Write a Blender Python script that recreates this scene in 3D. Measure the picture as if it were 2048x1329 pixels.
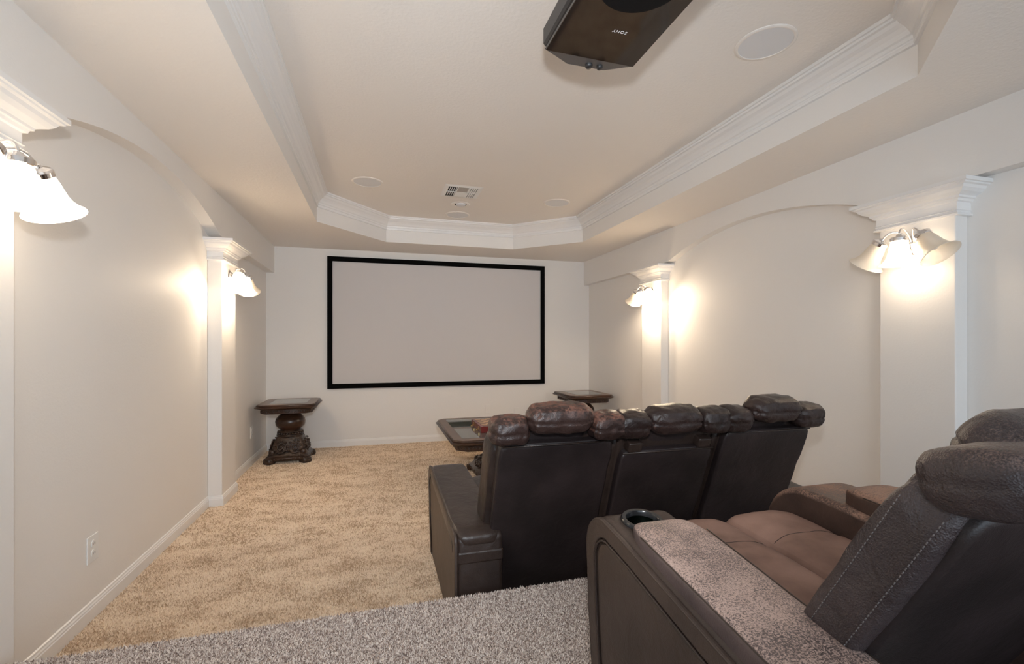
import bpy, math, random
import numpy as np
from mathutils import Vector, Matrix, noise as mnoise

S = bpy.context.scene
for o in list(bpy.data.objects):
    bpy.data.objects.remove(o)
C = S.collection
random.seed(7)
RNG = np.random.default_rng(7)
PI = math.pi

# ------------------------------------------------------------------ camera, world, exposure
cam_data = bpy.data.cameras.new('camera')
cam = bpy.data.objects.new('camera', cam_data)
C.objects.link(cam)
cam.location = (0, 0, 1.28)
cam.rotation_euler = (PI / 2, 0, -math.radians(15.96))
cam_data.sensor_width = 36
cam_data.lens = 36 * 937 / 2048
cam_data.shift_y = 22.5 / 2048
cam_data.clip_start = 0.02
S.camera = cam

W = bpy.data.worlds.new('world')
S.world = W
W.use_nodes = True
W.node_tree.nodes['Background'].inputs[0].default_value = (0.74, 0.87, 1.0, 1)
W.node_tree.nodes['Background'].inputs[1].default_value = 2.55

S.view_settings.view_transform = 'Standard'
S.view_settings.look = 'None'
S.view_settings.gamma = 1
S.view_settings.use_curve_mapping = False
S.view_settings.exposure = 0.13
S.cycles.use_denoising = True
S.cycles.max_bounces = 10
S.cycles.diffuse_bounces = 7
S.cycles.sample_clamp_indirect = 6

LAMP_WARM = (1.0, 0.79, 0.56)
BULB_W = 1.0
SHADE_EMIT = 1.7
# the photographer's flash, held just above the camera
fl = bpy.data.lights.new('camera_flash', 'AREA'); fl.shape = 'DISK'; fl.size = 0.10; fl.energy = 20; fl.spread = math.radians(120); fl.color = (0.92, 0.96, 1.0)
flo = bpy.data.objects.new('camera_flash', fl); C.objects.link(flo)
flo.location = (0.0, -0.03, 1.57); flo.rotation_euler = (math.radians(97), 0, -math.radians(8))

# ------------------------------------------------------------------ materials
def nmat(name):
    m = bpy.data.materials.new(name)
    m.use_nodes = True
    nt = m.node_tree
    return m, nt, nt.nodes['Principled BSDF']

def N(nt, typ, **kw):
    n = nt.nodes.new(typ)
    for k, v in kw.items():
        if k.startswith('i_'):
            n.inputs[k[2:].replace('_', ' ')].default_value = v
        else:
            setattr(n, k, v)
    return n

def ramp(nt, fac, stops):
    r = nt.nodes.new('ShaderNodeValToRGB')
    e = r.color_ramp.elements
    while len(e) < len(stops):
        e.new(0.5)
    for el, (p, c) in zip(e, stops):
        el.position = p
        el.color = c if len(c) == 4 else (*c, 1)
    nt.links.new(fac, r.inputs[0])
    return r.outputs[0]

def bump(nt, b, height, strength, dist):
    bn = N(nt, 'ShaderNodeBump')
    bn.inputs['Strength'].default_value = strength
    bn.inputs['Distance'].default_value = dist
    nt.links.new(height, bn.inputs['Height'])
    nt.links.new(bn.outputs[0], b.inputs['Normal'])

def simple(name, col, rough=0.5, metal=0.0, spec=0.5):
    m, nt, b = nmat(name)
    b.inputs['Base Color'].default_value = (*col, 1)
    b.inputs['Roughness'].default_value = rough
    b.inputs['Metallic'].default_value = metal
    b.inputs['Specular IOR Level'].default_value = spec
    return m

def paint(name, col, rough, scale, strength, dist=0.002):
    m, nt, b = nmat(name)
    b.inputs['Base Color'].default_value = (*col, 1)
    b.inputs['Roughness'].default_value = rough
    b.inputs['Specular IOR Level'].default_value = 0.4
    tc = N(nt, 'ShaderNodeTexCoord')
    nz = N(nt, 'ShaderNodeTexNoise')
    nz.inputs['Scale'].default_value = scale
    nz.inputs['Detail'].default_value = 3
    nt.links.new(tc.outputs['Object'], nz.inputs['Vector'])
    bump(nt, b, nz.outputs[0], strength, dist)
    return m

def leather(name, base, alt, worn=None, worn_lo=0.6, worn_hi=0.7, patch=6.0, speck=160.0, rough=0.38, wrinkle=0.35, speck_w=0.5, top=None):
    m, nt, b = nmat(name)
    tc = N(nt, 'ShaderNodeTexCoord')
    ob = tc.outputs['Object']
    n1 = N(nt, 'ShaderNodeTexNoise'); n1.inputs['Scale'].default_value = 5; n1.inputs['Detail'].default_value = 5
    nt.links.new(ob, n1.inputs['Vector'])
    col = ramp(nt, n1.outputs[0], [(0.35, base), (0.68, alt)])
    rsock = None
    if worn:
        np_ = N(nt, 'ShaderNodeTexNoise'); np_.inputs['Scale'].default_value = patch; np_.inputs['Detail'].default_value = 4
        ns = N(nt, 'ShaderNodeTexNoise'); ns.inputs['Scale'].default_value = speck; ns.inputs['Detail'].default_value = 3; ns.inputs['Roughness'].default_value = 0.65
        nt.links.new(ob, np_.inputs['Vector']); nt.links.new(ob, ns.inputs['Vector'])
        mx = N(nt, 'ShaderNodeMix', data_type='FLOAT')
        mx.inputs[0].default_value = speck_w
        nt.links.new(np_.outputs[0], mx.inputs[2]); nt.links.new(ns.outputs[0], mx.inputs[3])
        mask = ramp(nt, mx.outputs[0], [(worn_lo, (0, 0, 0)), (worn_hi, (1, 1, 1))])
        if top:   # rubbed bare on the upper faces only, where arms and heads rest
            sx = N(nt, 'ShaderNodeSeparateXYZ'); nt.links.new(tc.outputs['Normal'], sx.inputs[0])
            tm = N(nt, 'ShaderNodeMapRange'); tm.inputs[1].default_value = top[0]; tm.inputs[2].default_value = top[1]
            nt.links.new(sx.outputs[2], tm.inputs[0])
            mu = N(nt, 'ShaderNodeMath', operation='MULTIPLY')
            nt.links.new(mask, mu.inputs[0]); nt.links.new(tm.outputs[0], mu.inputs[1]); mask = mu.outputs[0]
        mc = N(nt, 'ShaderNodeMix', data_type='RGBA')
        nt.links.new(mask, mc.inputs[0]); nt.links.new(col, mc.inputs[6])
        mc.inputs[7].default_value = (*worn, 1)
        col = mc.outputs[2]
        mr = N(nt, 'ShaderNodeMapRange')
        mr.inputs[3].default_value = rough; mr.inputs[4].default_value = 0.75
        nt.links.new(mask, mr.inputs[0])
        rsock = mr.outputs[0]
    nt.links.new(col, b.inputs['Base Color'])
    if rsock:
        nt.links.new(rsock, b.inputs['Roughness'])
    else:
        b.inputs['Roughness'].default_value = rough
    b.inputs['Specular IOR Level'].default_value = 0.45
    nb = N(nt, 'ShaderNodeTexNoise'); nb.inputs['Scale'].default_value = 14; nb.inputs['Detail'].default_value = 8; nb.inputs['Roughness'].default_value = 0.6; nb.inputs['Distortion'].default_value = 0.6
    nt.links.new(ob, nb.inputs['Vector'])
    vo = N(nt, 'ShaderNodeTexVoronoi'); vo.inputs['Scale'].default_value = 330
    nt.links.new(ob, vo.inputs['Vector'])
    ad = N(nt, 'ShaderNodeMath', operation='MULTIPLY_ADD')
    ad.inputs[1].default_value = 0.08
    nt.links.new(vo.outputs[0], ad.inputs[0]); nt.links.new(nb.outputs[0], ad.inputs[2])
    bump(nt, b, ad.outputs[0], wrinkle, 0.012)
    return m

M = {}
M['wall'] = paint('wall_paint', (0.82, 0.80, 0.775), 0.55, 95, 0.25)
M['ceiling'] = paint('ceiling_paint', (0.84, 0.80, 0.755), 0.6, 60, 0.45, 0.003)
M['trim'] = simple('trim_paint', (0.84, 0.83, 0.82), 0.35)
M['plastic'] = simple('white_plastic', (0.82, 0.82, 0.81), 0.35)
M['slot'] = simple('dark_slot', (0.02, 0.02, 0.02), 0.7)
M['velvet'] = simple('black_velvet', (0.004, 0.004, 0.004), 0.9, spec=0.05)
M['screen'] = paint('screen_fabric', (0.62, 0.60, 0.60), 0.8, 350, 0.05)
M['grille'] = paint('speaker_grille', (0.74, 0.745, 0.76), 0.6, 900, 0.3)
M['vane'] = simple('vane_grey', (0.42, 0.39, 0.36), 0.5)
M['chrome'] = simple('chrome', (0.86, 0.84, 0.83), 0.12, 1.0)
M['black_gloss'] = simple('black_gloss_plastic', (0.012, 0.010, 0.010), 0.06, spec=0.75)
M['black_satin'] = simple('black_satin_plastic', (0.02, 0.019, 0.02), 0.35)
M['grey_satin'] = simple('grey_satin_plastic', (0.10, 0.09, 0.085), 0.3)
M['matt_black'] = simple('matt_black', (0.006, 0.006, 0.007), 0.8, spec=0.1)
M['letter'] = simple('letter_silver', (0.75, 0.75, 0.75), 0.4)
M['brass'] = simple('brass', (0.75, 0.55, 0.22), 0.25, 1.0)
M['cup_metal'] = simple('cup_metal', (0.16, 0.19, 0.17), 0.18, 1.0)
M['cup_ring'] = simple('cup_ring_black', (0.015, 0.015, 0.016), 0.2)
M['thread'] = simple('grey_thread', (0.17, 0.15, 0.145), 0.8)
M['dark_thread'] = simple('dark_thread', (0.02, 0.014, 0.013), 0.7)
M['tableglass'] = simple('table_glass', (0.10, 0.11, 0.10), 0.03, spec=0.9)
M['red_wood'] = simple('red_wood', (0.16, 0.018, 0.014), 0.25)
M['maple'] = simple('maple_square', (0.62, 0.40, 0.20), 0.3)
M['walnut'] = simple('walnut_square', (0.13, 0.035, 0.022), 0.3)

def wood(name, c1, c2, rough=0.28, sc=6, bstr=0.0):
    m, nt, b = nmat(name)
    tc = N(nt, 'ShaderNodeTexCoord')
    mp = N(nt, 'ShaderNodeMapping'); mp.inputs['Scale'].default_value = (1, 6, 6)
    nz = N(nt, 'ShaderNodeTexNoise'); nz.inputs['Scale'].default_value = sc; nz.inputs['Detail'].default_value = 6
    nt.links.new(tc.outputs['Object'], mp.inputs[0]); nt.links.new(mp.outputs[0], nz.inputs['Vector'])
    nt.links.new(ramp(nt, nz.outputs[0], [(0.3, c1), (0.7, c2)]), b.inputs['Base Color'])
    b.inputs['Roughness'].default_value = rough
    if bstr:
        n2 = N(nt, 'ShaderNodeTexNoise'); n2.inputs['Scale'].default_value = 60; n2.inputs['Detail'].default_value = 4
        nt.links.new(tc.outputs['Object'], n2.inputs['Vector'])
        bump(nt, b, n2.outputs[0], bstr, 0.01)
    return m
M['wood'] = wood('dark_wood', (0.024, 0.011, 0.007), (0.062, 0.028, 0.015))
M['wood_top'] = wood('brown_wood_top', (0.10, 0.06, 0.042), (0.17, 0.11, 0.08), 0.3)
M['carved'] = wood('carved_wood', (0.014, 0.008, 0.006), (0.07, 0.038, 0.024), 0.3, 9, 0.6)

M['leather'] = leather('dark_leather', (0.019, 0.012, 0.010), (0.040, 0.026, 0.021), rough=0.31)
M['leather_side'] = leather('brown_leather_side', (0.040, 0.026, 0.020), (0.062, 0.042, 0.033), (0.16, 0.12, 0.10), 0.70, 0.78, 9, 120, 0.42, 0.25)
M['leather_back'] = leather('black_leather_back', (0.013, 0.009, 0.009), (0.028, 0.019, 0.019), (0.12, 0.08, 0.07), 0.74, 0.8, 12, 60, 0.42, 0.3)
M['leather_pillow'] = leather('creased_leather', (0.017, 0.0095, 0.0085), (0.038, 0.022, 0.019), (0.17, 0.085, 0.065), 0.60, 0.80, 7, 90, 0.30, 0.6)
M['leather_pillow_worn'] = leather('red_worn_leather', (0.022, 0.012, 0.0105), (0.045, 0.026, 0.022), (0.22, 0.10, 0.07), 0.44, 0.60, 8, 70, 0.30, 0.6, 0.5, top=(-0.1, 0.7))
M['pad_worn'] = leather('cracked_worn_leather', (0.065, 0.048, 0.046), (0.12, 0.086, 0.08), (0.48, 0.345, 0.29), 0.43, 0.55, 9, 300, 0.42, 0.3, 0.70, top=(0.35, 0.8))
M['arm_worn'] = leather('scuffed_brown_leather', (0.045, 0.027, 0.022), (0.085, 0.050, 0.038), (0.33, 0.195, 0.14), 0.41, 0.56, 7, 200, 0.42, 0.3, 0.5, top=(0.1, 0.5))
M['suede'] = leather('brown_suede', (0.17, 0.095, 0.07), (0.34, 0.205, 0.158), None, rough=0.8, wrinkle=0.25)
M['bolster_worn'] = leather('bolster_leather', (0.034, 0.025, 0.026), (0.066, 0.048, 0.048), (0.20, 0.14, 0.12), 0.50, 0.66, 6, 330, 0.31, 1.0, 0.6, top=(0.25, 0.65))

def carpet(name, dark, mid, light, sc_big, sc_small, bstr):
    m, nt, b = nmat(name)
    tc = N(nt, 'ShaderNodeTexCoord')
    big = N(nt, 'ShaderNodeTexNoise'); big.inputs['Scale'].default_value = sc_big; big.inputs['Detail'].default_value = 6; big.inputs['Roughness'].default_value = 0.65; big.inputs['Distortion'].default_value = 0.8
    sm = N(nt, 'ShaderNodeTexNoise'); sm.inputs['Scale'].default_value = sc_small; sm.inputs['Detail'].default_value = 2
    nt.links.new(tc.outputs['Object'], big.inputs['Vector']); nt.links.new(tc.outputs['Object'], sm.inputs['Vector'])
    mx = N(nt, 'ShaderNodeMix', data_type='FLOAT'); mx.inputs[0].default_value = 0.42
    nt.links.new(big.outputs[0], mx.inputs[2]); nt.links.new(sm.outputs[0], mx.inputs[3])
    nt.links.new(ramp(nt, mx.outputs[0], [(0.34, dark), (0.48, mid), (0.62, light)]), b.inputs['Base Color'])
    b.inputs['Roughness'].default_value = 0.95
    b.inputs['Specular IOR Level'].default_value = 0.1
    bump(nt, b, sm.outputs[0], bstr, 0.01)
    return m
def beige(name, island):
    m, nt, b = nmat(name)
    tc = N(nt, 'ShaderNodeTexCoord')
    mp = N(nt, 'ShaderNodeMapping'); mp.inputs['Scale'].default_value = (0.7, 1.25, 1)
    nt.links.new(tc.outputs['Object'], mp.inputs[0])
    big = N(nt, 'ShaderNodeTexNoise'); big.inputs['Scale'].default_value = 5.5; big.inputs['Detail'].default_value = 7; big.inputs['Roughness'].default_value = 0.72
    nt.links.new(mp.outputs[0], big.inputs['Vector'])
    sm = N(nt, 'ShaderNodeTexNoise'); sm.inputs['Scale'].default_value = 230; sm.inputs['Detail'].default_value = 2
    nt.links.new(tc.outputs['Object'], sm.inputs['Vector'])
    mx = N(nt, 'ShaderNodeMix', data_type='FLOAT'); mx.inputs[0].default_value = 0.30 if island else 0.4
    nt.links.new(big.outputs[0], mx.inputs[2])
    if island:
        nt.links.new(N(nt, 'ShaderNodeNewGeometry').outputs['Random Per Island'], mx.inputs[3])
    else:
        nt.links.new(sm.outputs[0], mx.inputs[3])
    nt.links.new(ramp(nt, mx.outputs[0], [(0.36, (0.46, 0.33, 0.22)), (0.47, (0.70, 0.55, 0.405)), (0.59, (0.86, 0.73, 0.58))]), b.inputs['Base Color'])
    b.inputs['Roughness'].default_value = 0.95
    b.inputs['Specular IOR Level'].default_value = 0.1
    if not island: bump(nt, b, sm.outputs[0], 0.6, 0.01)
    return m
M['carpet_beige'] = beige('beige_carpet', False)
M['tuft_beige'] = beige('beige_carpet_tuft', True)
m, nt, b = nmat('grey_carpet_base'); M['carpet_grey'] = m
tc = N(nt, 'ShaderNodeTexCoord'); nz = N(nt, 'ShaderNodeTexNoise'); nz.inputs['Scale'].default_value = 190; nz.inputs['Detail'].default_value = 2
nt.links.new(tc.outputs['Object'], nz.inputs['Vector'])
nt.links.new(ramp(nt, nz.outputs[0], [(0.36, (0.14, 0.105, 0.09)), (0.5, (0.42, 0.35, 0.31)), (0.62, (0.72, 0.64, 0.58))]), b.inputs['Base Color'])
b.inputs['Roughness'].default_value = 1; b.inputs['Specular IOR Level'].default_value = 0.1
bump(nt, b, nz.outputs[0], 0.8, 0.01)
m, nt, b = nmat('grey_carpet_tuft'); M['tuft'] = m
ge = N(nt, 'ShaderNodeNewGeometry')
nt.links.new(ramp(nt, ge.outputs['Random Per Island'], [(0.0, (0.17, 0.125, 0.108)), (0.22, (0.36, 0.275, 0.235)), (0.45, (0.52, 0.435, 0.385)), (0.75, (0.72, 0.635, 0.575)), (1.0, (0.84, 0.765, 0.70))]), b.inputs['Base Color'])
b.inputs['Roughness'].default_value = 0.95; b.inputs['Specular IOR Level'].default_value = 0.1

def shade_mat(name, emit):
    m, nt, b = nmat(name)
    out = nt.nodes['Material Output']
    b.inputs['Base Color'].default_value = (0.88, 0.86, 0.82, 1)
    b.inputs['Roughness'].default_value = 0.3
    tr = N(nt, 'ShaderNodeBsdfTranslucent'); tr.inputs[0].default_value = (0.92, 0.88, 0.80, 1)
    mx = N(nt, 'ShaderNodeMixShader'); mx.inputs[0].default_value = 0.45
    nt.links.new(b.outputs[0], mx.inputs[1]); nt.links.new(tr.outputs[0], mx.inputs[2])
    # thin frosted glass: part of the light goes straight through
    tp = N(nt, 'ShaderNodeBsdfTransparent'); tp.inputs[0].default_value = (1, 0.97, 0.93, 1)
    m2 = N(nt, 'ShaderNodeMixShader'); m2.inputs[0].default_value = 0.28
    nt.links.new(mx.outputs[0], m2.inputs[1]); nt.links.new(tp.outputs[0], m2.inputs[2])
    last = m2.outputs[0]
    if emit:
        em = N(nt, 'ShaderNodeEmission'); em.inputs[0].default_value = (1, 0.86, 0.70, 1); em.inputs[1].default_value = emit
        ad = N(nt, 'ShaderNodeAddShader')
        nt.links.new(last, ad.inputs[0]); nt.links.new(em.outputs[0], ad.inputs[1]); last = ad.outputs[0]
    nt.links.new(last, out.inputs[0])
    return m
M['shade'] = shade_mat('frosted_glass_shade', 0)
M['shade_lit'] = shade_mat('lit_frosted_glass_shade', SHADE_EMIT)
m, nt, b = nmat('bulb_glow'); M['bulb'] = m
b.inputs['Emission Color'].default_value = (1, 0.86, 0.7, 1); b.inputs['Emission Strength'].default_value = 14
M['bulb_off'] = simple('bulb_glass', (0.85, 0.8, 0.72), 0.15)

# ------------------------------------------------------------------ mesh helpers
LOC = {}
def thing(name, label, cat, loc, group=None):
    o = bpy.data.objects.new(name, None)
    C.objects.link(o)
    o.location = loc
    o.empty_display_size = 0.1
    o['label'] = label; o['category'] = cat
    if group: o['group'] = group
    LOC[o.name] = np.array(loc, float)
    return o

def wloc(o):
    p = np.zeros(3)
    while o is not None:
        p += np.array(o.location)
        o = o.parent
    return p

def obj(name, vf, mat, parent=None, smooth=True, bevel=0, seg=2, sharp=None, label=None, kind=None, mats=None, subsurf=0):
    """vf = (verts in world coordinates, faces); linked as ONE mesh object."""
    v, f = vf[0], vf[1]
    v = np.asarray(v, float)
    if parent is not None:
        v = v - wloc(parent)
    me = bpy.data.meshes.new(name)
    me.from_pydata(v.tolist(), [], [list(map(int, q)) for q in f])
    me.validate()
    me.update()
    me.materials.append(M[mat] if isinstance(mat, str) else mat)
    if mats:
        for x in mats: me.materials.append(M[x])
    if len(vf) > 2:
        me.polygons.foreach_set('material_index', vf[2])
    if smooth:
        me.shade_smooth()
        if sharp: me.set_sharp_from_angle(angle=math.radians(sharp))
    o = bpy.data.objects.new(name, me)
    C.objects.link(o)
    if parent is not None: o.parent = parent
    if bevel:
        b = o.modifiers.new('edge', 'BEVEL'); b.width = bevel; b.segments = seg; b.limit_method = 'ANGLE'; b.angle_limit = math.radians(28)
        b.harden_normals = True
    if subsurf:
        s = o.modifiers.new('soft', 'SUBSURF'); s.levels = subsurf; s.render_levels = subsurf
    if label: o['label'] = label
    if kind: o['kind'] = kind
    return o

def struct(name, vf, mat, parent=None, **kw):
    return obj(name, vf, mat, parent, kind='structure' if parent is None else None, **kw)

def join(*parts):
    V, Fc, n = [], [], 0
    for p in parts:
        V.append(np.asarray(p[0], float))
        Fc += [[i + n for i in q] for q in p[1]]
        n += len(p[0])
    return np.vstack(V), Fc

def box(x0, x1, y0, y1, z0, z1):
    v = [(x, y, z) for z in (z0, z1) for y in (y0, y1) for x in (x0, x1)]
    f = [(0, 2, 3, 1), (4, 5, 7, 6), (0, 1, 5, 4), (2, 6, 7, 3), (0, 4, 6, 2), (1, 3, 7, 5)]
    return np.array(v, float), f

def xf(vf, mat=None, loc=(0, 0, 0)):
    v = np.asarray(vf[0], float)
    if mat is not None: v = v @ np.array(mat, float).T
    return (v + np.array(loc, float),) + tuple(vf[1:])

def rot(ax, deg):
    return np.array(Matrix.Rotation(math.radians(deg), 3, ax))

def cubegrid(n):
    """unit cube surface grid, shared verts"""
    idx, V, Fc = {}, [], []
    lin = np.linspace(-1, 1, n + 1)
    def vid(i, j, k):
        key = (i, j, k)
        if key not in idx:
            idx[key] = len(V); V.append((lin[i], lin[j], lin[k]))
        return idx[key]
    for a in range(n):
        for b_ in range(n):
            for s in (0, n):
                q = [(a, b_), (a + 1, b_), (a + 1, b_ + 1), (a, b_ + 1)]
                if s == 0: q = q[::-1]
                Fc.append([vid(i, j, s) for i, j in q])
                Fc.append([vid(s, i, j) for i, j in q])
                Fc.append([vid(j, s, i) for i, j in q])
    return np.array(V), Fc
_CG = {}
def puff(c, half, e=4.0, n=14, R=None, seam=None, seam_d=0.006, wr=0.0, seed=0, shape=None):
    """A soft cushion: superellipsoid of exponent e; seam = axis index whose zero plane carries a sewn groove; wr = wrinkle height."""
    if n not in _CG: _CG[n] = cubegrid(n)
    u, f = _CG[n]
    e = np.array([e] * 3) if np.isscalar(e) else np.array(e, float)
    # warp grid so points bunch towards the rounded edges
    w = np.sin(u * PI / 2 * 0.92) / math.sin(PI / 2 * 0.92)
    nrm = (np.abs(w) ** e).sum(1) ** (1 / e.mean())
    p = w / nrm[:, None]
    h = np.array(half, float)
    q = p * h
    d = p / np.maximum(np.linalg.norm(p, axis=1), 1e-6)[:, None]
    if seam is not None:
        t = q[:, seam]
        g = np.exp(-(t / 0.0045) ** 2)
        dd = d.copy(); dd[:, seam] = 0
        q = q - dd * (g * seam_d)[:, None]
    if wr:
        off = np.array([mnoise.noise(Vector((x * 22 + seed * 3.1, y * 22, z * 22))) for x, y, z in q])
        off2 = np.array([mnoise.noise(Vector((x * 60 + seed, y * 60, z * 60 + 5))) for x, y, z in q])
        k = off * wr + off2 * wr * 0.35
        if seam is not None:
            ax = 0 if seam != 0 else 1
            pl = np.sin(q[:, ax] * 160 + off * 7) * np.exp(-(q[:, seam] / (h[seam] * 0.55)) ** 2)
            k = k + pl * wr * 0.35
        q = q + d * k[:, None]
    if shape is not None: q = shape(q)
    if R is not None: q = q @ np.array(R).T
    return q + np.array(c, float), f

def extrude(poly, x0, x1, axis=0):
    """closed polygon (a, b) extruded along axis 0 (poly in y,z) / 1 (x,z) / 2 (x,y)"""
    n = len(poly)
    V = []
    for x in (x0, x1):
        for a, b_ in poly:
            V.append({0: (x, a, b_), 1: (a, x, b_), 2: (a, b_, x)}[axis])
    area = sum(poly[i][0] * poly[(i + 1) % n][1] - poly[(i + 1) % n][0] * poly[i][1] for i in range(n))
    if axis == 1: area = -area
    Fc = [list(range(n))[::-1], list(range(n, 2 * n))] + [[i, (i + 1) % n, n + (i + 1) % n, n + i] for i in range(n)]
    if area < 0: Fc = [q[::-1] for q in Fc]
    return np.array(V, float), Fc

def lathe(prof, seg=32, cap=False):
    """(r, z) profile around z"""
    V, Fc, n = [], [], len(prof)
    for k in range(seg):
        a = 2 * PI * k / seg
        for r, z in prof: V.append((r * math.cos(a), r * math.sin(a), z))
    for k in range(seg):
        k2 = (k + 1) % seg
        for i in range(n - 1):
            Fc.append([k * n + i, k2 * n + i, k2 * n + i + 1, k * n + i + 1])
    if cap:
        Fc.append([k * n for k in range(seg)][::-1])
        Fc.append([k * n + n - 1 for k in range(seg)])
    return np.array(V), Fc

def tube(pts, r, seg=8, closed=False):
    P = np.array(pts, float); n = len(P)
    V, Fc = [], []
    prev = None
    for i in range(n):
        if closed: t = P[(i + 1) % n] - P[i - 1]
        else: t = P[min(i + 1, n - 1)] - P[max(i - 1, 0)]
        t = t / (np.linalg.norm(t) + 1e-9)
        if prev is None:
            a = np.array([0, 0, 1.0]) if abs(t[2]) < 0.9 else np.array([1.0, 0, 0])
            prev = np.cross(t, a)
        u = prev - t * np.dot(prev, t); u /= np.linalg.norm(u) + 1e-9
        prev = u; w = np.cross(t, u)
        rr = r[i] if hasattr(r, '__len__') else r
        for k in range(seg):
            an = 2 * PI * k / seg
            V.append(P[i] + rr * (math.cos(an) * u + math.sin(an) * w))
    for i in range(n if closed else n - 1):
        j = (i + 1) % n
        for k in range(seg):
            k2 = (k + 1) % seg
            Fc.append([i * seg + k, i * seg + k2, j * seg + k2, j * seg + k])
    if not closed:
        Fc.append(list(range(seg))[::-1]); Fc.append([(n - 1) * seg + k for k in range(seg)])
    return np.array(V), Fc

def mitre(path, closed):
    """outward (to the right of travel) unit offsets with mitre at each vertex of an xy path"""
    P = np.array(path, float); n = len(P)
    D = []
    for i in range(n):
        def nr(a, b_):
            t = P[b_] - P[a]; t /= np.linalg.norm(t); return np.array([t[1], -t[0]])
        if closed or 0 < i < n - 1:
            n1, n2 = nr((i - 1) % n, i), nr(i, (i + 1) % n)
            m_ = n1 + n2; m_ /= np.linalg.norm(m_)
            D.append(m_ / max(0.2, np.dot(m_, n1)))
        elif i == 0: D.append(nr(0, 1))
        else: D.append(nr(n - 2, n - 1))
    return P, np.array(D)

def molding(path, prof, closed=False, only=None):
    """sweep profile [(out, z)] along an xy path with mitred corners; out is to the right of travel; ends capped"""
    P, D = mitre(path, closed)
    n, k = len(P), len(prof)
    V = []
    for i in range(n):
        for o_, z in prof: V.append((P[i][0] + D[i][0] * o_, P[i][1] + D[i][1] * o_, z))
    Fc = []
    segs = range(n if closed else n - 1) if only is None else [only]
    for i in segs:
        j = (i + 1) % n
        for a in range(k):
            b_ = (a + 1) % k
            Fc.append([i * k + a, j * k + a, j * k + b_, i * k + b_])
    if not closed or only is not None:
        s0 = segs[0] if only is not None else 0
        s1 = (only + 1) % n if only is not None else n - 1
        Fc.append([s0 * k + a for a in range(k)]); Fc.append([s1 * k + a for a in range(k)][::-1])
    V = np.array(V)
    used = sorted({i for q in Fc for i in q}); mp = {u: i for i, u in enumerate(used)}
    return V[used], [[mp[i] for i in q] for q in Fc]

def rings(levels, cap=True):
    """stack of xy loops [(list of (x,y), z)] of equal length"""
    n = len(levels[0][0]); V = []; Fc = []
    for loop, z in levels: V += [(x, y, z) for x, y in loop]
    for l in range(len(levels) - 1):
        for i in range(n):
            j = (i + 1) % n
            Fc.append([l * n + i, l * n + j, (l + 1) * n + j, (l + 1) * n + i])
    if cap:
        Fc.append(list(range(n))[::-1]); Fc.append([(len(levels) - 1) * n + i for i in range(n)])
    return np.array(V, float), Fc

def chrect(cx, cy, hx, hy, c):
    return [(cx - hx + c, cy - hy), (cx + hx - c, cy - hy), (cx + hx, cy - hy + c), (cx + hx, cy + hy - c),
            (cx + hx - c, cy + hy), (cx - hx + c, cy + hy), (cx - hx, cy + hy - c), (cx - hx, cy - hy + c)]

def copy_tree(o, parent=None):
    c = o.copy(); C.objects.link(c)
    if parent is not None: c.parent = parent
    for ch in list(o.children): copy_tree(ch, c)
    return c

# ------------------------------------------------------------------ the room
XL, XR, YF, YB = -1.28, 2.91, 6.16, -2.2        # walls
SL, SR = -1.19, 2.83                            # soffit faces
PL, PR = -1.18, 2.82                            # pilaster faces
ZC, ZT = 2.44, 2.72                             # soffit ceiling, tray ceiling
RZ, RY = 0.25, 1.885                            # riser height and its edge
PLY = [(1.612, 1.985), (4.17, 4.54)]
PRY = [(1.668, 2.043), (4.245, 4.615)]

floor = struct('floor', box(XL - .1, XR + .1, YB, YF + .1, -0.1, 0), 'carpet_beige', smooth=False)
riser = struct('floor_riser', box(XL, XR, YB, RY, 0.0, RZ), 'carpet_grey', smooth=False, bevel=0.02, seg=3)
struct('wall_far', box(XL - .1, XR + .1, YF, YF + .1, 0, ZC + .4), 'wall', smooth=False)
wall_l = struct('wall_left', box(XL - .1, XL, YB, YF, 0, ZC + .02), 'wall', smooth=False)
wall_r = struct('wall_right', box(XR, XR + .1, YB, YF, 0, ZC + .02), 'wall', smooth=False)

def soffit(xw, xf_, arc, pil, base):
    yc, crown, R_ = arc
    ys = sorted(set([YB, pil[0][1], YF] + list(np.linspace(pil[0][1], pil[1][0], 49))))
    zb = []
    for y in ys:
        z = base
        if pil[0][1] <= y <= pil[1][0]:
            z = max(base, crown - (R_ - math.sqrt(R_ * R_ - (y - yc) ** 2)))
        zb.append(z)
    V, Fc, n = [], [], len(ys)
    for x in (xw, xf_):
        for y, z in zip(ys, zb): V += [(x, y, z), (x, y, ZC)]
    for i in range(n - 1):
        a, b_ = 2 * i, 2 * (n + i)
        s = 1 if xf_ > xw else -1
        Fc.append([b_, b_ + 2, b_ + 3, b_ + 1][::s])
        Fc.append([a, a + 2, b_ + 2, b_][::s])
    return np.array(V, float), Fc
obj('arched_soffit', soffit(XL, SL, (3.15, 2.313, 2.87), PLY, 2.122), 'wall', wall_l, sharp=25)
obj('arched_soffit', soffit(XR, SR, (3.13, 2.285, 2.95), PRY, 2.108), 'wall', wall_r, sharp=25)

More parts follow.
